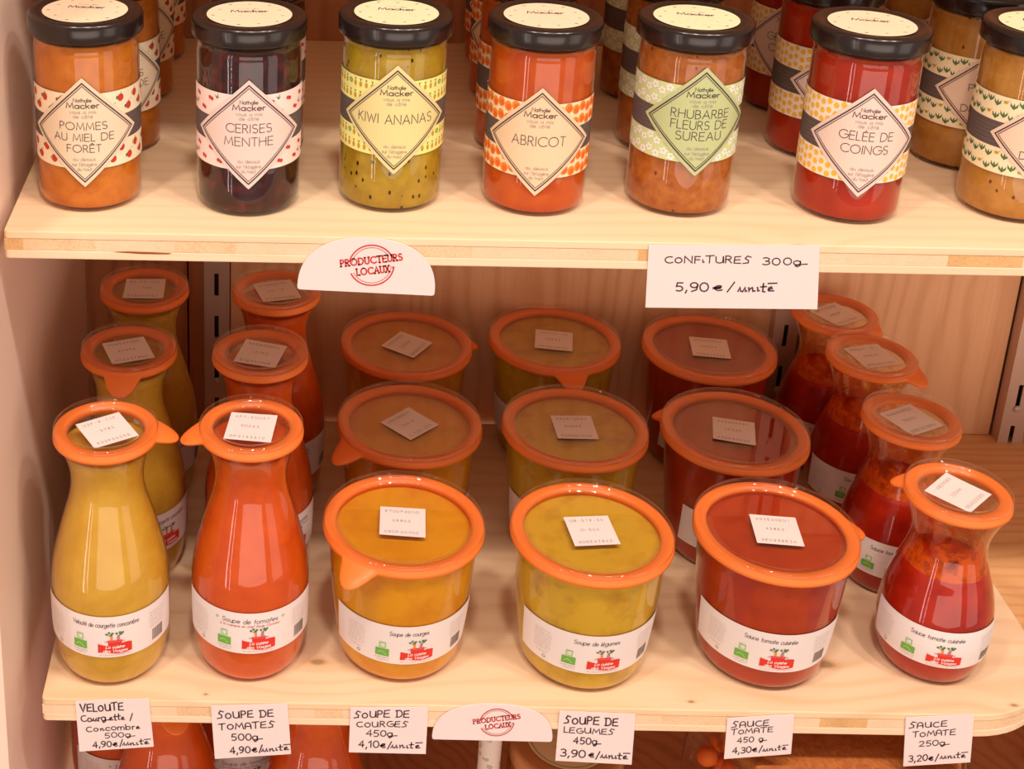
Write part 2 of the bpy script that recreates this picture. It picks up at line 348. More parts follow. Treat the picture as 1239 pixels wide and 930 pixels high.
HAND['t'] = (.28, [[(.12, .95), (.08, .08), (.25, .05)], [(-.08, .58), (.34, .62)]])
HAND['e'] = (.42, [[(0, .2), (.3, .32), (.24, .5), (.06, .4), (.06, .06), (.42, .08)]])
HAND['é'] = (.42, [[(0, .2), (.3, .32), (.24, .5), (.06, .4), (.06, .06), (.42, .08)], [(.0, .86), (.62, .9)]])

class Flat:
    """2-D artwork in mm: polygons with a material slot, later wrapped on to any surface"""
    def __init__(s): s.v, s.f, s.fm, s.mats = [], [], [], []
    def slot(s, m):
        if m not in s.mats: s.mats.append(m)
        return s.mats.index(m)
    def poly(s, pts, m, lift=0):
        b = len(s.v); s.v += [(x, y, lift) for x, y in pts]; s.f.append(tuple(range(b, b+len(pts)))); s.fm.append(s.slot(m))
    def grid(s, x0, y0, x1, y1, m, nx, ny=1, lift=0):
        b = len(s.v); k = s.slot(m)
        for j in range(ny+1):
            for i in range(nx+1): s.v.append((x0+(x1-x0)*i/nx, y0+(y1-y0)*j/ny, lift))
        for j in range(ny):
            for i in range(nx):
                a = b+j*(nx+1)+i; s.f.append((a, a+1, a+nx+2, a+nx+1)); s.fm.append(k)
    def disc(s, cx, cy, rx, ry, m, n=8, lift=0): s.poly([(cx+rx*math.cos(2*math.pi*i/n), cy+ry*math.sin(2*math.pi*i/n)) for i in range(n)], m, lift)
    def stroke(s, pts, w, m, lift=0, step=2.5):
        q = [pts[0]]
        for a, b in zip(pts, pts[1:]):
            L = math.hypot(b[0]-a[0], b[1]-a[1]); n = max(1, int(L/step))
            if L < 1e-6: continue
            q += [(a[0]+(b[0]-a[0])*i/n, a[1]+(b[1]-a[1])*i/n) for i in range(1, n+1)]
        if len(q) < 2: return
        k = s.slot(m); b0 = len(s.v)
        closed = math.hypot(q[0][0]-q[-1][0], q[0][1]-q[-1][1]) < 1e-6
        for i, (x, y) in enumerate(q):
            pa = q[i-1] if i else (q[-2] if closed else q[0]); pb = q[i+1] if i < len(q)-1 else (q[1] if closed else q[-1])
            d1 = Vector((x-pa[0], y-pa[1])); d2 = Vector((pb[0]-x, pb[1]-y))
            d1 = d1.normalized() if d1.length > 1e-9 else d2.normalized(); d2 = d2.normalized() if d2.length > 1e-9 else d1
            d = d1+d2; d = d.normalized() if d.length > .3 else d1
            c = max(.5, abs(d.dot(d1))); h = w/2/c; ex = 0
            if not closed and i == 0: ex = -w*.4
            if not closed and i == len(q)-1: ex = w*.4
            s.v += [(x-d.y*h+d.x*ex, y+d.x*h+d.y*ex, lift), (x+d.y*h+d.x*ex, y-d.x*h+d.y*ex, lift)]
        for i in range(len(q)-1):
            a = b0+2*i; s.f.append((a, a+1, a+3, a+2)); s.fm.append(k)
    def text(s, txt, cx, y, h, m, w=None, track=.16, sx=1., slant=0., width=None, lift=0, hand=False, align='c', jit=0., serif=False, rot=0.):
        tab = HAND if hand else G; w = w or h*.09; x = 0; out = []
        for ch in txt:
            if ch in tab: wd, st = tab[ch]
            elif ch in ACC: base, extra = ACC[ch]; wd, st = tab[base]; st = st+extra
            else: wd, st = tab[' ']
            jx, jy, js = (random.uniform(-jit, jit) for _ in range(3))
            for p in st: out.append([((x+px*(1+js))*sx+slant*py+jx*.4, py*(1+js)+jy) for px, py in p])
            if serif and ch != ' ':
                for p in st:
                    for e in (p[0], p[-1]):
                        if abs(e[1]) < .02 or abs(e[1]-1) < .02: out.append([((x+e[0])*sx-.11, e[1]), ((x+e[0])*sx+.11, e[1])])
            x += wd+track
        tot = (x-track)*sx*h; k = 1
        if width: k = width/tot; tot = width
        ox = cx-tot/2 if align == 'c' else cx
        cr, sr = math.cos(math.radians(rot)), math.sin(math.radians(rot))
        for p in out:
            pp = [(ox+px*h*k, py*h) for px, py in p]
            pp = [(cx+(a-cx)*cr-b*sr, y+(a-cx)*sr+b*cr) for a, b in pp]
            s.stroke(pp, w, m, lift)
    def scribble(s, x0, x1, y, h, m, lift=0, w=None, seed=1):
        """lines of print too small to read in the photograph"""
        r = random.Random(seed); x = x0
        while x < x1:
            L = r.uniform(1.2, 3.6)*h; e = min(x+L, x1)
            pts = []; q = x
            while q < e: pts.append((q, y+r.uniform(0, h*.6))); q += h*.3
            if len(pts) > 1: s.stroke(pts, w or h*.22, m, lift)
            x = e+h*.5
    def build(s, name, fn, cut=0):
        if not cut: return mesh(name, [fn(x, y, l) for x, y, l in s.v], s.f, s.mats, s.fm)
        bm = bmesh.new(); vs = [bm.verts.new(p) for p in s.v]
        for f, k in zip(s.f, s.fm):
            try: bm.faces.new([vs[i] for i in f]).material_index = k
            except ValueError: pass
        x0 = min(p[0] for p in s.v); x1 = max(p[0] for p in s.v); x = math.ceil(x0/cut)*cut+.013
        while x < x1:
            bmesh.ops.bisect_plane(bm, geom=bm.verts[:]+bm.edges[:]+bm.faces[:], plane_co=(x, 0, 0), plane_no=(1, 0, 0)); x += cut
        for v in bm.verts: v.co = Vector(fn(*v.co))*M
        me = bpy.data.meshes.new(name); bm.to_mesh(me); bm.free()
        for m in s.mats: me.materials.append(m)
        return me

def wrap(R, az, off):
    """(u mm along the surface, z mm) -> point on a turned surface of radius R(z)"""
    def fn(u, z, lift):
        r = R(z); a = math.radians(az)+u/r; r += off+lift
        return (r*math.cos(a), r*math.sin(a), z)
    return fn
def interp(pts):
    d = smooth_profile(pts, 5)
    def R(z):
        if z <= d[0][0]: return d[0][1]
        for (z0, r0), (z1, r1) in zip(d, d[1:]):
            if z <= z1: return r0+(r1-r0)*(z-z0)/max(z1-z0, 1e-6)
        return d[-1][1]
    return R

# ------------------------------------------------------------------ preserving jars
B500 = [(0, 27), (1.5, 31), (5, 34.2), (12, 36.6), (25, 38.6), (40, 39.4), (60, 39.5), (72, 38.8), (85, 36.9), (100, 33.2), (110, 30.6), (120, 27.7), (130, 25.0), (140, 23.7), (150, 24.2), (160, 26.6), (168, 30), (173, 32.6)]
B250 = [(0, 24), (1.5, 28), (5, 31), (12, 33.8), (20, 35.5), (32, 36.9), (42, 36.7), (52, 35.6), (60, 34), (70, 31.4), (80, 28), (90, 25.3), (98, 24.2), (106, 24.8), (115, 27.4), (123, 30.4), (129.5, 32.6)]
J450 = [(0, 33), (1.2, 37), (4, 40), (10, 42.5), (30, 45), (50, 47), (70, 48.5), (85, 49.3), (92, 49.6), (96, 51)]
KINDS = {'B500': dict(H=181.6, R=33.9, prof=B500, top=166), 'B250': dict(H=137.8, R=33.9, prof=B250, top=80), 'J450': dict(H=104.4, R=54.0, prof=J450, top=94.5)}
CACHE = {}
def cached(key, fn):
    if key not in CACHE: CACHE[key] = fn()
    return CACHE[key]
def glass_lid_mesh(H, R):
    r = R-.8
    prof = [(r-11, H-6.2), (r-8, H-4.3), (r-3, H-4.1), (r-.2, H-3.9), (r+.4, H-3.1), (r+.5, H-1.9), (r+.1, H-.8), (r-.8, H-.15), (r-2.2, H+.1), (r-4.2, H), (r-6.0, H-.5), (r-7.4, H-1.4), (r-8.4, H-2.6), (r-9.3, H-3.9), (r-10.4, H-4.9), (r-11.8, H-5.4), (r-13.5, H-5.6)]
    return lathe('glass_lid', prof, lid_glass, 72, True, True)
def rubber_mesh(H, R, az, T):
    """flat ring with a pull tab of length T"""
    seg = 120; zt, zb = H-4.2, H-9.0; v, f = [], []
    half = math.atan(14/R) if T else .2
    if T and T < 10: half *= .75
    for k in range(seg):
        a = 2*math.pi*k/seg; d = (a-math.radians(az)+math.pi) % (2*math.pi)-math.pi
        t = 0
        if T and abs(d) < half: t = T*(.5+.5*math.cos(math.pi*d/half))**.62
        for (rr, z) in ((R-8.8, zt), (R-1.6, zt), (R-.6, zt-.5), (R-.8, zt-1.4), (R-.1, zt-2.0), (R+t*.5, zt-2.6-t*.2), (R+t*.96+.01, zt-3.0-t*.5), (R+t+.02, zt-3.4-t*.52), (R+t*.96+.01, zb-t*.48), (R+t*.5, zb-t*.2), (R-8.8, zb)):
            v.append((rr*math.cos(a), rr*math.sin(a), z))
    n = 11
    for k in range(seg):
        k2 = (k+1) % seg
        for i in range(n):
            i2 = (i+1) % n; f.append((k*n+i, k2*n+i, k2*n+i2, k*n+i2))
    return mesh('rubber_ring', v, f, rubber, smooth=True)
def sticker_mesh(H, rot, seed):
    r = random.Random(seed); a = Flat(); w, h = 30.5, 31
    cut = r.choice([0, 0, 3])
    nn = 6
    a.grid(-w/2, -h/2, w/2, h/2, label_white, nn, nn, 0)
    for y, xs in ((11, (-11, 11)), (1, (-6, 7)), (-11.5, (-11, 10))):
        x = xs[0]
        while x < xs[1]:
            a.text(r.choice('SOUPE0123456789-'), x, y-1.2, 2.3, ink_soft, w=.35, lift=.15); x += 2.6
    cr, sr = math.cos(math.radians(rot)), math.sin(math.radians(rot))
    cx, cy = r.uniform(-.8, .8), r.uniform(-.8, .8); c1, c2 = r.uniform(-.6, .6), r.uniform(-.6, .6)
    def fn(x, y, l):
        warp = .9*max(0, (x*c1+y*c2)/15)**2
        return (cx+x*cr-y*sr, cy+x*sr+y*cr, H-5.25+l+warp)
    return a.build('date_sticker', fn)
def front_label(kind, title, extra):
    K = KINDS[kind]; R = interp(K['prof'])
    z0, z1 = {'B500': (29.5, 62), 'J450': (20, 53), 'B250': (20, 49)}[kind]; az = 0
    wide = {'B500': 44, 'J450': 46, 'B250': 40}[kind]
    a = Flat(); a.grid(-wide*1.28, z0, wide*1.18, z1, label_white, 44, 6)
    lab = a.build('label', wrap(R, 0, .35))
    p = Flat(); lf = .0; zc = z0; s = (z1-z0)/32.5
    tw = {'veloute': 44, 'tomates': 37, 'courges': 26, 'legumes': 30, 'sauce': 34, 'sauce_small': 34}[extra]
    p.text(title, -3, z0+24.5*s, 3.4*s, ink, w=.3, slant=.18, width=tw, track=.14)
    if extra == 'tomates':
        p.text("à la manière du chef Rode Christian".replace('à', 'a').replace('è', 'e'), -3, z0+21.6*s, 1.6*s, ink_red, w=.2, slant=.2, width=40)
        p.stroke(arc(-25, z0+26.5*s, .9, .9, 0, 360, 5), .3, green); p.stroke(arc(19.5, z0+26.5*s, .9, .9, 0, 360, 5), .3, green)
    # green certification marks
    gx = -20
    p.poly([(gx-4.6, z0+6*s), (gx+4.6, z0+6*s), (gx+4.6, z0+12.2*s), (gx-4.6, z0+12.2*s)], green)
    for i in range(9):
        t = i/8*math.pi*.9; p.disc(gx-2.8+5.2*i/8, z0+8.4*s+1.4*math.sin(t*1.3), .28, .28, white_ink, 5, .06)
    p.poly([(gx-2.3, z0+13*s), (gx+2.3, z0+13*s), (gx+2.3, z0+17.8*s), (gx-2.3, z0+17.8*s)], green_pale)
    p.text('AB', gx, z0+14.6*s, 2.0*s, white_ink, w=.45, lift=.06); p.stroke([(gx-1.6, z0+13.9*s), (gx+1.6, z0+13.9*s)], .35, white_ink, .06)
    p.scribble(gx-5, gx+5, z0+4*s, .9*s, ink_grey, seed=3); p.scribble(gx-3.5, gx+4.5, z0+2.2*s, .9*s, ink_grey, seed=4)
    # maker's logo: banner, pot, carrots and beetroot tops
    bx, by = 3, z0+3*s
    top = [(bx-11+22*i/12, by+(7.6+1.0*math.sin(i/12*math.pi*2+2.6))*s) for i in range(13)]
    bot = [(bx-11+22*i/12, by+(.6+.7*math.sin(i/12*math.pi*2+.6))*s) for i in range(13)]
    p.poly(bot+top[::-1], banner_red)
    p.poly([(bx-4, by+6*s), (bx+4, by+6*s), (bx+4.8, by+11*s), (bx-4.8, by+11*s)], banner_red, .03)
    p.stroke([(bx-6.4, by+10*s), (bx+6.4, by+10*s)], .5, ink_pink, .06)
    p.text('La cuisine', bx, by+4.6*s, 2.3*s, white_ink, w=.36, slant=.25, width=12, lift=.08)
    p.text('des Vosges', bx, by+1.4*s, 2.3*s, white_ink, w=.36, slant=.25, width=15.5, lift=.08)
    p.poly([(bx-2.8, by+11*s), (bx-1.2, by+11*s), (bx-1.4, by+14.5*s), (bx-2.9, by+14.5*s)], orange_ink, .06)
    p.poly([(bx+1.2, by+11*s), (bx+3.2, by+11*s), (bx+3.4, by+13.6*s), (bx+1.3, by+13.6*s)], ink_pink, .06)
    for lx, ly in ((-5.2, 16), (-3.6, 17.2), (-1.4, 16.6), (1.2, 16.4), (3.4, 17), (5.2, 16.8), (4.2, 15.6), (-2.2, 15.4)):
        p.disc(bx+lx, by+ly*s, .95, .75, green_dark, 6, .06)
        p.stroke([(bx+lx, by+ly*s), (bx+(-2 if lx < 0 else 2.2), by+13.6*s)], .3, green_dark, .04)
    p.scribble(bx-10.5, bx+10.5, by-1.3*s, .8*s, ink_pink, seed=5)
    # bar code and small print on the right, ingredients on the left
    x = 29.5; r = random.Random(11)
    while x < 39.5:
        ww = r.choice((.35, .5, .8)); p.poly([(x, z0+3.5*s), (x+ww, z0+3.5*s), (x+ww, z0+12.5*s), (x, z0+12.5*s)], ink_grey); x += ww+r.choice((.3, .45))
    for i in range(6): p.scribble(27.5, 27.5+r.uniform(12, 17), z0+(15+2.2*i)*s, .95*s, ink_soft, seed=20+i)
    for i in range(8): p.scribble(-46, -31-r.uniform(0, 3), z0+(10+2.2*i)*s, .95*s, ink_soft, seed=40+i)
    p.scribble(-44, -35, z0+6.8*s, .9*s, ink_grey, seed=60)
    p.stroke(arc(-37, z0+3.6*s, 1.2, 1.2, 0, 360, 8), .35, ink_grey)
    return lab, p.build('lettering', wrap(R, 0, .55), 2.5)
seedc = [0]
def preserve(kind, soup, title, x, y, z, az, tab, srot, name, label, cat, group):
    K = KINDS[kind]; H, R = K['H'], K['R']; seedc[0] += 1
    e = empty(name, (x, y, z), label, cat, group)
    body = cached(('g', kind), lambda: lathe('glass_body', [(r, zz) for zz, r in smooth_profile(K['prof'], 3)]+[(K['prof'][-1][1]-2.2, K['prof'][-1][0]+.3), (K['prof'][-1][1]-3.0, K['prof'][-1][0]-3)], glass_m, 64, True, False))
    link('glass_body', body, e)
    def fill():
        Rr = interp(K['prof']); n = 26; pr = [(Rr(1.4)-3, 1.3)]
        for i in range(n+1):
            zz = 2.4+(K['top']-2.4)*(i/n)**1.25; pr.append((max(3, Rr(zz)-.55), zz))
        pr.append((pr[-1][0]-1.2, K['top']+.3)); return pr
    link('soup' if 'sauce' not in soup else 'tomato_sauce', cached(('c', kind, soup), lambda: lathe('filling', fill(), SOUP[soup], 56)), e)
    if kind == 'B250':
        def res():
            Rr = interp(K['prof']); return [(Rr(80+i*2.4)-1.6, 80+i*2.4) for i in range(20)]
        link('sauce_residue', cached('res', lambda: lathe('sauce_residue', res(), smear, 48, False, False)), e)
    link('rubber_ring', rubber_mesh(H, R, tab[0], tab[1]), e)
    lid = link('glass_lid', cached(('l', H), lambda: glass_lid_mesh(H, R)), e)
    link('date_sticker', sticker_mesh(H, srot, seedc[0]), lid)
    lab, let = cached(('f', kind, soup), lambda: front_label(kind, title, soup))
    lo = link('label', lab, e); lo.rotation_euler = (0, 0, math.radians(az))
    link('lettering', let, lo)
    return e

# ------------------------------------------------------------------ jam jars
JAM_R = interp([(0, 27.5), (1.5, 30), (5, 31.7), (9, 32), (50, 32), (96, 32), (101, 31.2), (105, 31.6), (108, 32.8), (112, 33)])
JAM = {
 'pommes': dict(lines=['POMMES', 'AU MIEL DE', 'FORÊT'], band=srgb(252, 232, 200), dia=srgb(250, 226, 194), motif='apples', z=(30, 78), d=53.5, title='apple and forest honey'),
 'cerises': dict(lines=['CERISES', 'MENTHE'], band=srgb(254, 226, 216), dia=srgb(250, 220, 208), motif='cherries', z=(32, 80), d=55, title='cherry mint'),
 'kiwi': dict(lines=['KIWI ANANAS'], band=srgb(252, 240, 150), dia=srgb(246, 228, 158), motif='pineapples', z=(39, 87), d=62.5, title='kiwi pineapple'),
 'abricot': dict(lines=['ABRICOT'], band=srgb(254, 226, 186), dia=srgb(252, 218, 178), motif='apricots', z=(27, 75), d=50.5, title='apricot'),
 'rhubarbe': dict(lines=['RHUBARBE', 'FLEURS DE', 'SUREAU'], band=srgb(212, 222, 160), dia=srgb(204, 212, 152), motif='flowers', z=(38, 87), d=64.5, title='rhubarb elderflower'),
 'coings': dict(lines=['GELÉE DE', 'COINGS'], band=srgb(254, 234, 214), dia=srgb(252, 222, 206), motif='dots', z=(29, 79), d=55, title='quince jelly'),
 'poires': dict(lines=['POIRES', 'MIEL', 'DE FORÊT'], band=srgb(252, 232, 190), dia=srgb(250, 216, 188), motif='leaves', z=(31, 80), d=56, title='pear'),
}
def motif_art(kind, z0, z1, half):
    a = Flat(); r = random.Random(hash(kind) % 97 if False else len(kind)*13+3); bands = ((z0, z0+(z1-z0)/3), (z1-(z1-z0)/3, z1))
    for b0, b1 in bands:
        hb = b1-b0
        if kind in ('apricots', 'dots'):
            step = 6.6 if kind == 'apricots' else 5.4; rr = 3.3 if kind == 'apricots' else 2.3; i = 0; x = -half+2
            while x < half-2:
                rows = 2 if kind == 'apricots' else 3
                for j in range(rows):
                    yy = b0+hb*((j+.5)/rows)+(.9 if i % 2 else -.9)*(.8)
                    if kind == 'apricots':
                        a.disc(x, yy, rr*.85, rr, orange_ink, 9); a.disc(x+.4, yy-.5, rr*.55, rr*.6, apple_soft, 8, .05)
                    else: a.disc(x, yy, rr*.8, rr*.85, yellow_ink, 6)
                x += step*.82; i += 1
        elif kind == 'apples':
            x = -half+3; i = 0
            while x < half-2:
                yy = b0+hb*(.3 if i % 2 else .7); a.disc(x, yy, 2.3, 2.5, apple_ink, 9); a.stroke([(x, yy+2), (x+.5, yy+3.3)], .4, green_dark)
                a.disc(x+3.6, b0+hb*(.72 if i % 2 else .3), .8, 1.3, green_dark if i % 3 else green_pale, 6)
                if i % 2: a.disc(x+2.2, yy+3.6, .5, .7, green_pale, 5)
                x += 6.2; i += 1
        elif kind == 'cherries':
            x = -half+2; i = 0
            while x < half-2:
                yy = b0+hb*(.28 if i % 2 else .72)
                a.disc(x, yy, 1.3, 1.3, ink_red, 8); a.disc(x+1.7, yy-.5, 1.3, 1.3, ink_red, 8)
                if i % 3 == 0:
                    a.poly([(x+3.4, yy+3), (x+5.8, yy+1.2), (x+7.6, yy+2.0), (x+5.6, yy+.2)], green_dark); a.poly([(x+5, yy+1), (x+6.6, yy+4), (x+6.0, yy+.8)], green_dark)
                x += 6.4; i += 1
        elif kind == 'pineapples':
            x = -half+2; i = 0
            while x < half-2:
                for yy in (b0+hb*.27, b0+hb*.76):
                    if i % 5 == 3 and yy > b0+hb*.5:
                        a.disc(x, yy, 1.7, 1.7, green, 8); a.disc(x, yy, .9, .9, green_pale, 7, .05)
                    else:
                        a.disc(x, yy-.8, 1.1, 1.8, mustard, 8); a.poly([(x-.9, yy+2.9), (x, yy+.9), (x+.9, yy+2.9), (x, yy+2.2)], green_dark)
                x += 4.1; i += 1
        elif kind == 'flowers':
            x = -half+2; i = 0
            while x < half-2:
                for j in range(2):
                    yy = b0+hb*(j+.5)/2+(1.3 if i % 2 else -1.3)
                    for k in range(5):
                        t = k*2*math.pi/5+i; a.disc(x+1.6*math.cos(t), yy+1.6*math.sin(t), 1.0, 1.0, white_ink, 6)
                x += 4.9; i += 1
        elif kind == 'leaves':
            x = -half+2; i = 0
            while x < half-2:
                for j in range(2):
                    yy = b0+hb*(j+.5)/2+(.8 if i % 2 else -.8)
                    if (i*2+j) % 5 == 0: a.disc(x, yy, 1.5, 1.0, mustard, 7); a.stroke([(x+1.2, yy+.5), (x+2.2, yy+1.6)], .35, mustard)
                    else:
                        for dx in (-2.3, 0, 2.3): a.poly([(x, yy-2.0), (x+dx*.6-.75, yy), (x+dx, yy+2.4), (x+dx*.6+.75, yy)], green_dark)
                x += 5.0; i += 1
    m = (z0+z1)/2
    for i in range(5): a.scribble(-half+1, half-1, m-5.6+2.5*i, 1.3, stripe_print, seed=i+5)
    return a
mustard = plain('mustard_ink', srgb(196, 160, 50), .6, .3)
apple_soft = plain('deep_orange_ink', srgb(232, 106, 40), .6, .3)
stripe_print = plain('stripe_print', srgb(128, 110, 104), .6, .3)
sage = plain('sage_ink', srgb(196, 208, 160), .6, .3)
def jam_meshes(k):
    J = JAM[k]; z0, z1 = J['z']; half = 66
    bm_ = plain('band_'+k, J['band'], .5, .4); dm = plain('diamond_'+k, tuple(c*.88 for c in J['dia'][:3])+(1,), .5, .4)
    a = Flat(); t = (z1-z0)/3
    a.grid(-half, z0, half, z0+t, bm_, 56); a.grid(-half, z0+t, half, z1-t, stripe_dark, 56); a.grid(-half, z1-t, half, z1, bm_, 56)
    band = a.build('band_label', wrap(JAM_R, 0, .3))
    mot = motif_art(J['motif'], z0, z1, half).build('printed_pattern', wrap(JAM_R, 0, .42), 3)
    # diamond: a square card on its point
    d = Flat(); h = 35; n = 14; c = J['d']
    sl = d.slot(dm)
    for j in range(n+1):
        for i in range(n+1):
            s_, t_ = i/n, j/n; d.v.append((h*(s_-t_), c+h*(s_+t_-1), 0))
    for j in range(n):
        for i in range(n):
            q = j*(n+1)+i; d.f.append((q, q+1, q+n+2, q+n+1)); d.fm.append(sl)
    dia = d.build('diamond_label', wrap(JAM_R, 0, .95))
    p = Flat()
    for hh, ww in ((31.6, .8), (29.8, .4)): p.stroke([(0, c+hh), (hh, c), (0, c-hh), (-hh, c), (0, c+hh)], ww, ink, 0, 2)
    p.text('Nathalie', 0, c+19.8, 2.3, ink, w=.3, width=10.5)
    p.text('Macker', 0, c+15.8, 3.4, ink, w=.5, width=19)
    p.text('vous a mis', 0, c+12.4, 2.2, ink_soft, w=.24, width=15.5); p.text('de côté', 0, c+9.5, 2.2, ink_soft, w=.24, width=11.5)
    L = J['lines']
    W = {'POMMES': 28, 'AU MIEL DE': 36, 'FORÊT': 20, 'CERISES': 27, 'MENTHE': 29, 'KIWI ANANAS': 46, 'ABRICOT': 32, 'RHUBARBE': 35, 'FLEURS DE': 34, 'SUREAU': 27, 'GELÉE DE': 31, 'COINGS': 27, 'POIRES': 27, 'MIEL': 20, 'DE FORÊT': 32}
    ys = {1: [-2.4], 2: [1.6, -6.9], 3: [2.0, -5.2, -12.4]}[len(L)]; ch = {1: 6, 2: 5.4, 3: 4.7}[len(L)]
    if k == 'rhubarbe': ys = [2.4, -4.6, -11.7]; ch = 5.4
    for s_, y_ in zip(L, ys): p.text(s_, 0, c+y_, ch, ink, w=.42, width=W[s_], track=.2)
    p.text('au dessus', 0, c-17.9, 2.2, ink_soft, w=.24, width=13); p.text("sur l'étagère", 0, c-21.3, 2.2, ink_soft, w=.24, width=14.5); p.text('du haut', 0, c-24.3, 2.1, ink_soft, w=.24, width=8.5)
    return band, mot, dia, p.build('lettering', wrap(JAM_R, 0, 1.08))
def jam_jar(k, x, y, az, lidrot, label, group):
    e = empty('jam_jar', (x, y, HU), label, 'jam jar', group)
    link('glass_body', cached('jg', lambda: lathe('glass_body', [(JAM_R(z), z) for z in (0, .7, 1.5, 3, 5, 9, 30, 60, 96, 98, 100, 101, 103, 105, 107, 108, 111)]+[(31, 112), (30, 109)], glass_m, 64, True, False)), e)
    link('jam', cached(('jc', k), lambda: lathe('jam', [(26, 2.2)]+[(JAM_R(z)-(.8), z) for z in (3.4, 5, 8, 11, 30, 60, 90, 96, 101, 105, 106.5)], SOUP[k], 56)), e)
    lid = link('lid', cached('jlid', lambda: lathe('lid', [(33.4, 109.6), (34.6, 109.2), (35, 110), (35, 118), (34.6, 119.6), (33.6, 120.7), (32, 121.1), (29.5, 121), (28.2, 120.2), (26.8, 119.9)], black_lac, 72, True, True)), e)
    def stick(col):
        a = Flat(); cm = plain('lid_sticker_'+('green' if k in ('kiwi', 'rhubarbe', 'poires') else 'cream'), col, .5, .4)
        a.poly([(25.7*math.cos(i*math.pi/28), 25.7*math.sin(i*math.pi/28)) for i in range(56)], cm)
        a.text('Nathalie', 0, 9.5, 2.4, ink_grey, w=.4, width=12); a.text('Macker', 0, 3.6, 4.2, ink, w=.9, width=22, lift=.02)
        for i, (wd, yy) in enumerate(((28, 0), (24, -4), (26, -8), (9, -11.5), (32, -15))): a.scribble(-wd/2, wd/2, yy, 1.8, ink_soft, seed=i+2)
        for i in range(11):
            t = 2*math.pi*i/11+.4; rr = 20+2*(i % 2); a.disc(rr*math.cos(t), rr*math.sin(t), 1.2, .8, ink_grey if i % 2 else ink_soft, 6, .03)
        return a.build('lid_sticker', lambda x_, y_, l: (x_, y_, 120.35+l+.05))
    key = 'g' if k in ('kiwi', 'rhubarbe', 'poires') else 'c'
    s = link('lid_sticker', cached(('js', key), lambda: stick(srgb(236, 232, 190) if key == 'g' else srgb(250, 222, 190))), lid)
    s.rotation_euler = (0, 0, math.radians(lidrot))
    band, mot, dia, let = cached(('jm', k), lambda: jam_meshes(k))
    b = link('band_label', band, e); b.rotation_euler = (0, 0, math.radians(az)); link('printed_pattern', mot, b)
    d = link('diamond_label', dia, e); d.rotation_euler = (0, 0, math.radians(az)); link('lettering', let, d)
    return e

# ------------------------------------------------------------------ the setting
HU, YL, YU, YB = 325.5, 96.6, 121.6, 454.4
def struct(o): o['kind'] = 'structure'; return o
WX = 17.5
struct(box('wall_left', WX-19, 69, -420, WX, 520, 1100, wall_mat, bev=.6))
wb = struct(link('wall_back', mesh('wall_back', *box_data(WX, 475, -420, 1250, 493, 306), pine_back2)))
for i, (x0, x1, yy, mt) in enumerate(((WX, 104, 456, pine_back2), (105.5, 119, 455, pine_back2), (141, 606, YB, pine_back), (629, 800, 431, pine_back), (826, 1250, 431, pine_back2))):
    box('back_board', x0, yy, -420, x1, 475, 306, mt, wb, .6)
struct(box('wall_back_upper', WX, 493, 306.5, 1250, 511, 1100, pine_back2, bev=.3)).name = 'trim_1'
struct(box('floor', -400, -1500, -1220, 1600, 900, -1200, pine_far, bev=0))

def slotted_rail(x, y, label):
    e = empty('slotted_rail', (x, y, -420), label, 'rail', 'slotted steel uprights against the back wall')
    a = Flat(); v, f = [], []
    # channel: front plate cut by slots, two side flanges
    w2, pitch, z, H = 10.5, 40, 0, 725
    def add(x0, y0, z0, x1, y1, z1):
        bv, bf = box_data(x0, y0, z0, x1, y1, z1); b = len(v); v.extend(bv); f.extend([tuple(i+b for i in q) for q in bf])
    add(-w2, 0, 0, -1.9, 1.5, H); add(1.9, 0, 0, w2, 1.5, H); add(-w2, 1.5, 0, -w2+1.5, 13, H); add(w2-1.5, 1.5, 0, w2, 13, H)
    z = 14
    while z < H-8: add(-1.9, 0, z-((pitch-21) if z > 14 else 14), 1.9, 1.5, z); z += pitch
    link('channel', mesh('channel', v, f, steel), e)
    v, f = box_data(-8.8, 10, 0, 8.8, 12, H); link('slot_shade_strip', mesh('slot_shade_strip', v, f, dark_slot), e)  # dark strip behind the slots, its colour stands for the shade inside
    sc = lathe('screw', [(3.2, 0), (3.2, .6), (2, 1.6), (.3, 1.9)], steel, 14)
    for zz in (452, 640):
        s = link('screw', sc, e); s.location = (0, -.0002, zz*M); s.rotation_euler = (math.pi/2, 0, 0)
    return e
slotted_rail(130, YB-14, 'slotted steel upright on the back wall behind the tomato soup bottles')
slotted_rail(615.5, YB-12, 'slotted steel upright on the back wall behind the small tomato sauce bottles')
slotted_rail(812, 418, 'slotted steel upright at the right edge of the photo')

def px_to_x(px, y):   # where along a shelf edge a boundary lies
    return (px-7.5)/1.79+22 if y == YU else (px-52)/1.79+35
def rounded_plate(name, x0, y0, z0, x1, y1, z1, r, mat, parent, r0=3):
    pts = [(x0+r0, y0), ]
    pts = [(x0+r0-r0*math.sin(t*math.pi/2/5), y0+r0-r0*math.cos(t*math.pi/2/5)) for t in range(5, -1, -1)]
    pts += [(x1-r+r*math.sin(t*math.pi/2/14), y0+r-r*math.cos(t*math.pi/2/14)) for t in range(15)] if r else [(x1, y0)]
    pts += [(x1, y1), (x0, y1)]
    n = len(pts); v = [(x, y, z0) for x, y in pts]+[(x, y, z1) for x, y in pts]
    f = [tuple(range(n))[::-1], tuple(range(n, 2*n))]+[(i, (i+1) % n, n+(i+1) % n, n+i) for i in range(n)]
    me = mesh(name, v, f, mat); bm = bmesh.new(); bm.from_mesh(me)
    ed = [e for e in bm.edges if abs(e.verts[0].co.z-e.verts[1].co.z) < 1e-7]
    bmesh.ops.bevel(bm, geom=ed, offset=.7*M, segments=2, profile=.5, affect='EDGES'); bm.to_mesh(me); bm.free()
    return link(name, me, parent)
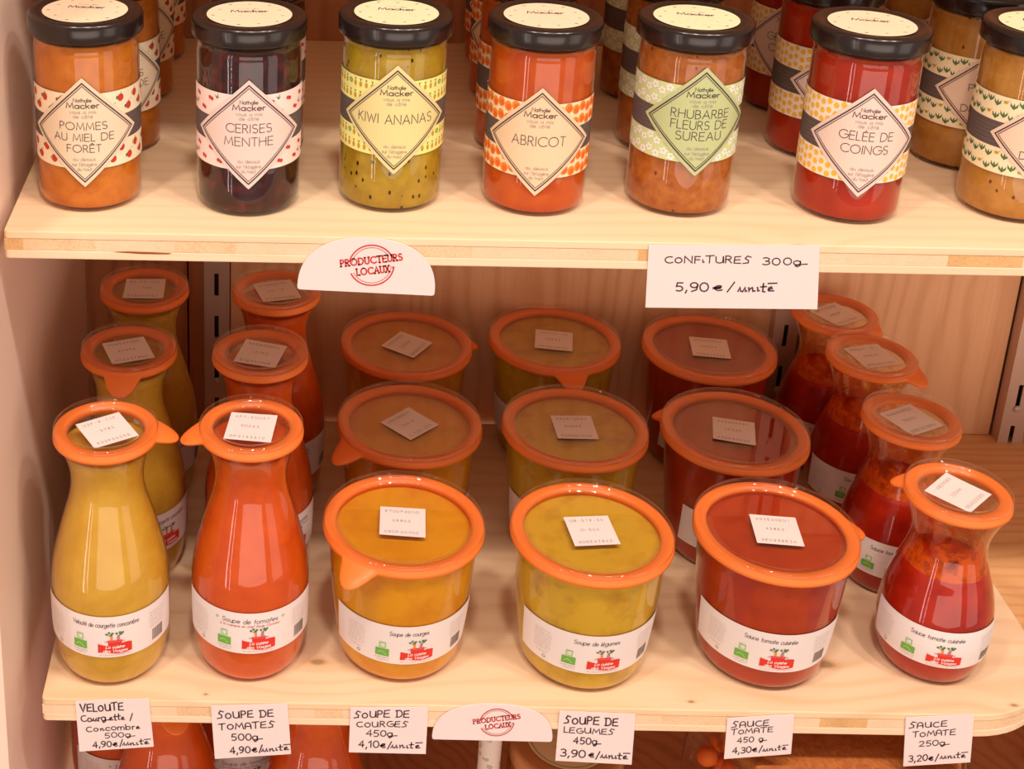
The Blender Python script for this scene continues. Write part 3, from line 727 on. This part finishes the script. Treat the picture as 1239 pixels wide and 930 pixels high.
def shelf(name, label, x0, y0, top, x1, y1, mat, blocks, r=0):
    e = empty(name, (0, 0, 0), label, 'shelf')
    rounded_plate('top_ply', x0, y0, top-5.2, x1, y1, top, r, mat, e)
    rounded_plate('bottom_ply', x0, y0, top-18.1, x1, y1, top-12.4, r, pine_edge, e)
    for a, b, mt in blocks: box('core_block', a, y0+.2, top-12.38, b-.02, y0+28, top-5.22, mt, e, 0)
    rounded_plate('core', x0+1, y0+28.2, top-12.35, x1-1, y1, top-5.25, 0, core_pale, e)
    return e
T = [core_pale, core_rough, core_dark]
bu = [8, 28, 105, 190, 255, 330, 420, 507, 600, 684, 782, 860, 940, 1015, 1095, 1180, 1260, 1340, 1430, 1530, 1640]
tu = [2, 1, 0, 1, 0, 0, 1, 0, 0, 2, 0, 0, 0, 2, 0, 1, 0, 1, 0, 0]
up = shelf('upper_shelf', 'upper pine board carrying the row of jam jars', 22, YU, HU, 932, 492.5, shelf_up_mat, [(max(22.3, px_to_x(bu[i], YU)), px_to_x(bu[i+1], YU), T[tu[i]]) for i in range(len(tu))])
crk = Flat(); crk.poly([(86, 312.9), (104, 311.9), (120, 312.0), (122, 312.8), (104, 313.3), (96, 313.4)], plain('split_wood', srgb(150, 84, 44), .9, .1))
link('split', crk.build('split', lambda x, z, l: (x, YU-.12, z)), up)
bl = [52, 130, 210, 290, 372, 405, 500, 590, 680, 780, 870, 966, 1022, 1110]
tl = [0, 0, 1, 0, 1, 0, 0, 0, 0, 1, 0, 2, 0]
low = shelf('middle_shelf', 'middle pine board with a rounded right corner carrying the soup and sauce jars', 35, YL, 0, 716, 430.5, shelf_low_mat, [(max(35.3, px_to_x(bl[i], YL)), px_to_x(bl[i+1], YL), T[tl[i]]) for i in range(len(tl))], 66)
# curved strip of core in the rounded corner
def corner_core():
    xa = px_to_x(1110, YL)+.2; pts = [(xa, YL+.25)]+[(716-66+65.75*math.sin(t*math.pi/2/14), YL+66-65.75*math.cos(t*math.pi/2/14)) for t in range(15)]+[(715.75, YL+90), (xa, YL+90)]
    n = len(pts); v = [(x, y, -12.35) for x, y in pts]+[(x, y, -5.25) for x, y in pts]
    return mesh('core_corner', v, [tuple(range(n))[::-1], tuple(range(n, 2*n))]+[(i, (i+1) % n, n+(i+1) % n, n+i) for i in range(n)], core_rough)
link('core_corner', corner_core(), low)
sd = empty('side_shelf', (0, 0, 0), 'darker pine board butting against the right end of the middle shelf', 'shelf')
box('board', 717, 120, -22, 1100, 430.5, -2, pine_far, sd, .8)
bs = empty('bottom_shelf', (0, 0, 0), 'bottom pine board under the middle shelf', 'shelf')
box('board', 35, 90, -228, 1100, 430.5, -210, pine_back2, bs, .8)
ts = empty('top_shelf', (0, 0, 0), 'pine board above the jam jars', 'shelf')
box('board', 22, 108, 650, 1150, 492.5, 668, shelf_up_mat, ts, .8)

# ------------------------------------------------------------------ cards on the shelf edges
def card(name, label, y, c4, lines, group=None):
    """c4: corners TL TR BR BL as (x,z)"""
    tl_, tr_, br_, bl_ = c4
    def q(u, v): # u,v in 0..1
        a = (tl_[0]+(tr_[0]-tl_[0])*u, tl_[1]+(tr_[1]-tl_[1])*u); b = (bl_[0]+(br_[0]-bl_[0])*u, bl_[1]+(br_[1]-bl_[1])*u)
        return (b[0]+(a[0]-b[0])*v, b[1]+(a[1]-b[1])*v)
    W = math.hypot(tr_[0]-tl_[0], tr_[1]-tl_[1]); H = math.hypot(tl_[0]-bl_[0], tl_[1]-bl_[1])
    cx, cz = q(.5, .5)
    e = empty(name, (cx, y, cz), label, 'price card', group)
    P = [q(0, 0), q(1, 0), q(1, 1), q(0, 1)]
    v = [(x-cx, -.9, z-cz) for x, z in P]+[(x-cx, -.35, z-cz) for x, z in P]
    f = [(0, 1, 2, 3), (7, 6, 5, 4), (0, 4, 5, 1), (1, 5, 6, 2), (2, 6, 7, 3), (3, 7, 4, 0)]
    link('card', mesh('card', v, f, paper), e)
    a = Flat()
    for txt, fx, fy, h, wd in lines: a.text(txt, fx*W, fy*H, h, ink, w=max(.68, h*.16), width=wd*W, hand=True, align='l', jit=.05, track=.2)
    def fn(x, z, l):
        X, Z = q(x/W, z/H); return (X-cx, -1.0, Z-cz)
    link('handwriting', a.build('handwriting', fn), e)
card('price_card', 'large white handwritten card for jams on the upper shelf edge', YU, [(405.5, 324.4), (506.9, 325.9), (511.3, 283.4), (407.6, 282.5)],
     [('CONFiTURES', .10, .72, 4.6, .50), ('300g', .67, .70, 4.6, .25), ('5,90', .17, .27, 5.6, .19), ('€/', .39, .28, 5.4, .12), ('unité', .54, .27, 6, .20)])
G3 = 'handwritten cards on the middle shelf edge'
card('price_card', 'leftmost handwritten card, for the zucchini and cucumber cream soup', YL, [(57.2, -.7), (105.4, 2.4), (107.9, -37.5), (58.5, -42.8)],
     [('VELOUTE', .06, .79, 6.2, .58), ('Courgette /', .06, .59, 5.2, .70), ('Concombre', .12, .39, 4.6, .72), ('500g', .36, .24, 4.2, .38), ('4,90€/', .19, .06, 5, .40), ('unité', .60, .06, 5, .34)], G3)
card('price_card', 'handwritten card below the front tomato soup bottle', YL, [(145.8, -2.9), (196.1, .3), (198.9, -41.7), (148.4, -47.)],
     [('SOUPE DE', .08, .76, 5.8, .72), ('TOMATES', .09, .55, 5.4, .72), ('500g', .24, .33, 5.4, .38), ('4,90€/', .21, .08, 5.6, .42), ('unité', .63, .08, 5.4, .34)], G3)
card('price_card', 'handwritten card below the squash soup jar', YL, [(237.2, -2.2), (288, -.4), (288.2, -39.7), (237.2, -39.4)],
     [('SOUPE DE', .06, .78, 5.4, .70), ('COURGES', .09, .58, 4.6, .66), ('450g', .22, .37, 4.8, .38), ('4,10€/', .13, .12, 5.2, .42), ('unité', .56, .12, 5.2, .36)], G3)
card('price_card', 'handwritten card right of the lower half-round sign, for vegetable soup', YL, [(374, -1.9), (423.9, -3.5), (425.3, -45.7), (374.5, -43.4)],
     [('SOUPE DE', .08, .76, 6.2, .70), ('LEGUMES', .08, .58, 4.6, .66), ('450g', .22, .37, 5.4, .34), ('3,90', .06, .10, 5.8, .32), ('€/', .43, .10, 5.4, .14), ('unité', .60, .10, 5.6, .34)], G3)
card('price_card', 'handwritten card below the large tomato sauce jar', YL, [(484.3, -5.6), (527.6, -1.2), (529.8, -34.3), (486.1, -39.5)],
     [('SAUCE', .08, .77, 4.8, .55), ('TOMATE', .08, .60, 4.4, .62), ('450 g', .18, .38, 4.4, .42), ('4,30€/', .12, .12, 4.8, .44), ('unité', .58, .12, 4.6, .34)], G3)
card('price_card', 'rightmost handwritten card, below the small tomato sauce bottle', YL, [(600.8, -2.3), (645, 1.4), (649.3, -38.6), (605.6, -43.1)],
     [('SAUCE', .06, .78, 4.8, .55), ('TOMATE', .12, .60, 4.6, .62), ('250g', .22, .40, 4.4, .42), ('3,20€/', .08, .09, 5.2, .44), ('unité', .56, .11, 5, .36)], G3)

def half_round(label, y, L, R_, top):
    """L,R_: bottom corners (x,z); top: apex height above the chord"""
    cx, cz = (L[0]+R_[0])/2, (L[1]+R_[1])/2; W = math.hypot(R_[0]-L[0], R_[1]-L[1]); rot = math.atan2(R_[1]-L[1], R_[0]-L[0])
    e = empty('half_round_sign', (cx, y, cz), label, 'sign', 'half-round local producers signs')
    pts = [(-W/2+1.5, 0), (W/2-1.5, 0), (W/2-.3, .6), (W/2, 2.2)]
    for i in range(1, 40):
        t = math.pi*i/40; pts.append((W/2*math.copysign(abs(math.cos(t))**.86, math.cos(t)), 2.2+(top-2.2)*math.sin(t)**.86))
    pts += [(-W/2, 2.2), (-W/2+.3, .6)]
    c, s = math.cos(rot), math.sin(rot)
    n = len(pts); tr = lambda x, z: (x*c-z*s, x*s+z*c)
    v = [(tr(x, z)[0], -1.7, tr(x, z)[1]) for x, z in pts]+[(tr(x, z)[0], -.3, tr(x, z)[1]) for x, z in pts]
    link('board', mesh('board', v, [tuple(range(n)), tuple(range(n, 2*n))[::-1]]+[(i, n+i, n+(i+1) % n, (i+1) % n) for i in range(n)], paper), e)
    a = Flat(); k = top/37.; cy = 19*k; ox = 2.2
    for i, (r, ww) in enumerate(((13.8, .9), (12.1, .35))):
        for a0, a1 in ((32 if i else 28, 172), (208, 360 if i else 358)): a.stroke(arc(ox, cy, r*k, r*k, a0, a1, 26), ww*k, ink_red)
    a.text('PRODUCTEURS', ox, cy+1.4*k, 4.4*k, ink_red, w=.95*k, width=38*k, rot=10, serif=True, track=.3)
    a.text('LOCAUX', ox+1.5*k, cy-5.6*k, 4.4*k, ink_red, w=.95*k, width=20*k, rot=10, serif=True, track=.3)
    a.stroke(arc(ox+13.2*k, cy-.6*k, .5*k, .5*k, 0, 360, 6), .3*k, ink_red)
    link('stamp', a.build('stamp', lambda x, z, l: (tr(x, z)[0], -1.85, tr(x, z)[1])), e)
half_round('white half-round stamped sign on the upper shelf edge', YU, (197.2, 291.1), (279.8, 288.3), 35.8)
half_round('white half-round stamped sign on the middle shelf edge', YL, (291.6, -26.4), (370.8, -26.9), 29.8)

# ------------------------------------------------------------------ jars on the middle shelf
GV, GT, GC, GL, GS, GM = ('zucchini cream soup bottles', 'tomato soup bottles', 'squash soup jars', 'vegetable soup jars', 'tomato sauce jars', 'small tomato sauce bottles')
def row(kind, soup, title, name, cat, group, items):
    for x, y, az, tab, sr, lab in items: preserve(kind, soup, title, x, y, 0, az, tab, sr, name, lab, cat, group)
row('B500', 'veloute', 'Velouté de courgette concombre', 'soup_bottle', 'bottle', GV, [
    (76.3, 141.3, 276, (8, 13), 31, 'yellow zucchini cream soup bottle at the front, above the leftmost price card'),
    (79.8, 241.8, 312, (268, 14), 21, 'yellow soup bottle second from the front, orange tab hanging forward'),
    (81.4, 333.3, 300, (90, 0), 1, 'yellow soup bottle at the back of the leftmost column')])
row('B500', 'tomates', 'Soupe de tomates', 'soup_bottle', 'bottle', GT, [
    (169.4, 147.1, 276, (184, 12), -7, 'orange tomato soup bottle at the front with tab pointing left'),
    (172.4, 239.9, 310, (80, 0), -15, 'middle bottle of the tomato soup column'),
    (181.9, 333.8, 290, (80, 0), 17, 'tomato soup bottle at the back, partly behind the half-round sign')])
row('J450', 'courges', 'Soupe de courges', 'soup_jar', 'jar', GC, [
    (271.5, 155.5, 277.5, (234, 15), -4, 'squash soup jar at the front with orange tab at lower left'),
    (283, 274.5, 285, (214, 15), 43, 'squash soup jar in the middle of its column, sticker turned like a diamond'),
    (287.9, 391.4, 280, (8, 7), 55, 'squash soup jar at the back under the half-round sign')])
row('J450', 'legumes', 'Soupe de légumes', 'soup_jar', 'jar', GL, [
    (396.2, 149.8, 273.5, (90, 0), 5, 'olive yellow vegetable soup jar at the front'),
    (405.9, 273.4, 262, (90, 0), 1, 'vegetable soup jar second in its column with reddish marks under the lid'),
    (411.1, 402.7, 250, (276, 13), -10, 'vegetable soup jar at the back with tab pointing to the front')])
row('J450', 'sauce', 'Sauce tomate cuisinée', 'sauce_jar', 'jar', GS, [
    (519.8, 154.3, 262, (8, 10), -6, 'large red tomato sauce jar at the front'),
    (524.5, 272.7, 285, (152, 8), -14, 'large red tomato sauce jar in the middle with small tab at left'),
    (536.5, 394.5, 285, (90, 0), -8, 'large red tomato sauce jar at the back against the wall')])
row('B250', 'sauce_small', 'Sauce tomate cuisinée', 'sauce_bottle', 'bottle', GM, [
    (635.2, 152.2, 255.5, (149, 8), 42, 'small waisted tomato sauce bottle at the front right'),
    (637.9, 239.8, 258, (60, 0), 26, 'second small tomato sauce bottle from the front, label half hidden'),
    (641, 327.2, 270, (318, 10), 15, 'third small tomato sauce bottle from the front with tab at lower right'),
    (635.4, 393.9, 270, (318, 5), 30, 'rearmost small tomato sauce bottle, behind the large jam card')])

# ------------------------------------------------------------------ jam jars on the upper shelf
def jams(k, what, items):
    for x, y, az, lr, pos in items: jam_jar(k, x, y, az, lr, what+' '+pos, what.split(' jar')[0]+' jars')
jams('pommes', 'apple and forest honey jam jar', [(66.5, 178.9, 272.5, -3, 'at the front, far left of the shelf'), (70, 268, 290, 5, 'second in the far left column'),
     (71, 366, 292, 5, 'third in the far left column'), (73, 452, 275, 5, 'fourth in the far left column, in the dark')])
jams('cerises', 'dark cherry mint jam jar', [(165.6, 176.4, 272, 3, 'at the front'), (168, 268, 268, 0, 'directly behind the front one')])
jams('kiwi', 'seedy yellow-green kiwi pineapple jam jar', [(254.4, 185.8, 270, -4, 'with yellow diamond label')])
jams('abricot', 'apricot jam jar', [(345.1, 184.2, 262.5, -2, 'at the front with orange dotted band'), (350, 278, 275, 0, 'second in its column behind the front one'),
     (356, 378, 250, 0, 'third in its column'), (360, 452, 262, 0, 'rearmost in its column')])
jams('rhubarbe', 'rhubarb elderflower jam jar', [(436.7, 186.5, 271, -8, 'at the front with green diamond label'), (449, 284, 290, 0, 'second in its column'), (456, 384, 292, 0, 'third in its column')])
jams('coings', 'red quince jelly jar', [(541.4, 180.9, 260.5, -10, 'at the front with yellow dotted band'), (553, 281, 276, 0, 'second in its column, diamond turned right'), (560, 366, 246, 0, 'third in its column, between two lids')])
jams('poires', 'brown pear jam jar', [(648, 186, 272, -12, 'cut by the right edge of the photo'), (648, 266, 268, -5, 'behind the one at the right edge'), (650, 350, 262, 0, 'farthest back at the right')])

# ------------------------------------------------------------------ bottom shelf
GB = 'tomato soup bottles on the bottom shelf'
for x, y, tab, lab, az in ((110, 160, (285, 15), 'orange soup bottle under the leftmost price card, tab hanging', 275), (217, 160, (318, 15), 'orange soup bottle below the gap between tomato and squash cards', 275),
                  (68, 235, (90, 0), 'bottle behind, left of the orange bottle under the leftmost card', 300), (158, 240, (90, 0), 'bottle behind the two front orange bottles of the bottom shelf', 285)):
    preserve('B500', 'tomates', 'Soupe de tomates', x, y, -210, az, tab, 10, 'soup_bottle', lab, 'bottle', GB)
honey = content('amber_honey', srgb(196, 110, 40), srgb(170, 88, 28), 40)
hj = empty('honey_jar', (396, 158, -210), 'amber jar with round cream lid partly behind the vegetable soup card', 'jar')
link('glass_body', lathe('glass_body', [(36, 0), (39, 1.5), (41, 5), (41, 100), (39, 108), (38, 118)], glass_m, 56, True, False), hj)
link('filling', lathe('filling', [(36, 3), (39.8, 6), (39.8, 100), (37.8, 108), (37, 116)], honey, 48), hj)
lid = link('lid', lathe('lid', [(38.6, 112), (40.6, 111.6), (41, 113), (41, 123), (40, 125), (37, 125.8), (31, 125.4)], plain('amber_tin', srgb(206, 140, 86), .4, .5, metal=.3), 56), hj)
a = Flat(); cream = plain('cream_paper', srgb(244, 220, 176), .6, .3)
a.poly([(29*math.cos(i*math.pi/24), 29*math.sin(i*math.pi/24)) for i in range(48)], cream)
a.stroke(arc(0, 0, 26.5, 26.5, 0, 360, 48), 1.2, plain('olive_print', srgb(190, 180, 130), .6, .3), .05)
for i, wd in enumerate((16, 24, 30, 22)): a.scribble(-wd/2, wd/2, 10-6*i, 2, mustard, .05, seed=i)
link('lid_sticker', a.build('lid_sticker', lambda x, y, l: (x, y, 125.9+l)), lid)
tb = empty('paper_tube', (340, 150, -210), 'thin white speckled paper tube under the lower half-round sign', 'tube')
def speck():
    t = NT('speckled_paper'); tc = t.n('ShaderNodeTexCoord'); n = t.noise(tc.outputs['Object'], 160, 2)
    f = t.math('GREATER_THAN', n, .62); t.principled(t.mix(t.math('MULTIPLY', f, .6), srgb(238, 218, 204), srgb(150, 150, 90)), .7, .3); return t.m
link('tube', lathe('tube', [(7.5, 0), (8, .8), (8, 176), (7.3, 177)], speck(), 28), tb)
link('end_cap', lathe('end_cap', [(5.5, 176.9), (6.9, 177.6), (5.6, 179)], paper, 24), tb)

bj = empty('storage_jar', (578, 142, -209.9), 'wide glass storage jar with cork disc lid under the right-hand cards', 'jar')
link('glass_body', lathe('glass_body', [(88, 0), (94, 2), (98, 8), (99, 60), (99, 110), (96, 128), (88, 138), (84, 141), (83, 150), (84.5, 152), (81.5, 152), (80.5, 140)], glass_m, 72, True, False), bj)
def cork():
    t = NT('cork'); tc = t.n('ShaderNodeTexCoord'); vo = t.n('ShaderNodeTexVoronoi'); vo.inputs['Scale'].default_value = 330; t.l(tc.outputs['Object'], vo.inputs[0])
    sp = t.n('ShaderNodeSeparateColor'); t.l(vo.outputs['Color'], sp.inputs[0]); n = t.noise(tc.outputs['Object'], 500, 3)
    c = t.mix(t.math('MULTIPLY_ADD', n, .5, t.math('MULTIPLY', sp.outputs[0], .5)), srgb(206, 126, 66), srgb(160, 86, 40)); t.principled(c, .8, .2, bump=n, bstr=.4, bdist=.0008); return t.m
cl_ = link('cork_lid', lathe('cork_lid', [(78, 144), (79.5, 146), (80.5, 158), (79.5, 160.5), (78, 161)], cork(), 72), bj)
carrot = content('orange_contents', srgb(238, 110, 40), srgb(214, 84, 22), 60)
rr = random.Random(5); v, f = [], []
for i in range(90):
    an = rr.uniform(0, 6.283); rad = rr.uniform(55, 84); z = rr.uniform(12, 118); s = rr.uniform(6, 10); ax = Vector((rr.uniform(-1, 1), rr.uniform(-1, 1), rr.uniform(-1, 1))).normalized()
    c0 = Vector((rad*math.cos(an), rad*math.sin(an), z)); rot = Matrix.Rotation(rr.uniform(0, 3), 3, ax); b = len(v)
    for k in range(8):
        for zz, q in ((-1, .6), (0, 1), (1, .6)): p = rot @ Vector((s*q*math.cos(k*math.pi/4), s*q*math.sin(k*math.pi/4), s*.8*zz)); v.append(tuple(c0+p))
    for k in range(8):
        k2 = (k+1) % 8
        for j in range(2): f.append((b+k*3+j, b+k2*3+j, b+k2*3+j+1, b+k*3+j+1))
    f.append(tuple(b+k*3 for k in range(8))[::-1]); f.append(tuple(b+k*3+2 for k in range(8)))
pc = link('orange_pieces', mesh('orange_pieces', v, f, carrot, smooth=True), bj); pc['kind'] = 'stuff'
strap = plain('black_strap', srgb(40, 34, 34), .5, .4)
def strap_mesh():
    v, f = [], []; pts = [(-84, -34, 141), (-80, -52, 150), (-64, -66, 164.5), (-52, -70, 163), (-46, -78, 158), (-44, -84, 140), (-43, -90, 120)]
    for i, (x, y, z) in enumerate(pts):
        for dx, dy, dz in ((-3, 2, 0), (3, -2, 0), (3, -2, -2.2), (-3, 2, -2.2)): v.append((x+dx, y+dy, z+dz))
    for i in range(len(pts)-1):
        for k in range(4): f.append((i*4+k, i*4+(k+1) % 4, (i+1)*4+(k+1) % 4, (i+1)*4+k))
    return mesh('strap', v, f, strap, smooth=True)
link('strap', strap_mesh(), bj)
S.cycles.transparent_max_bounces = 24
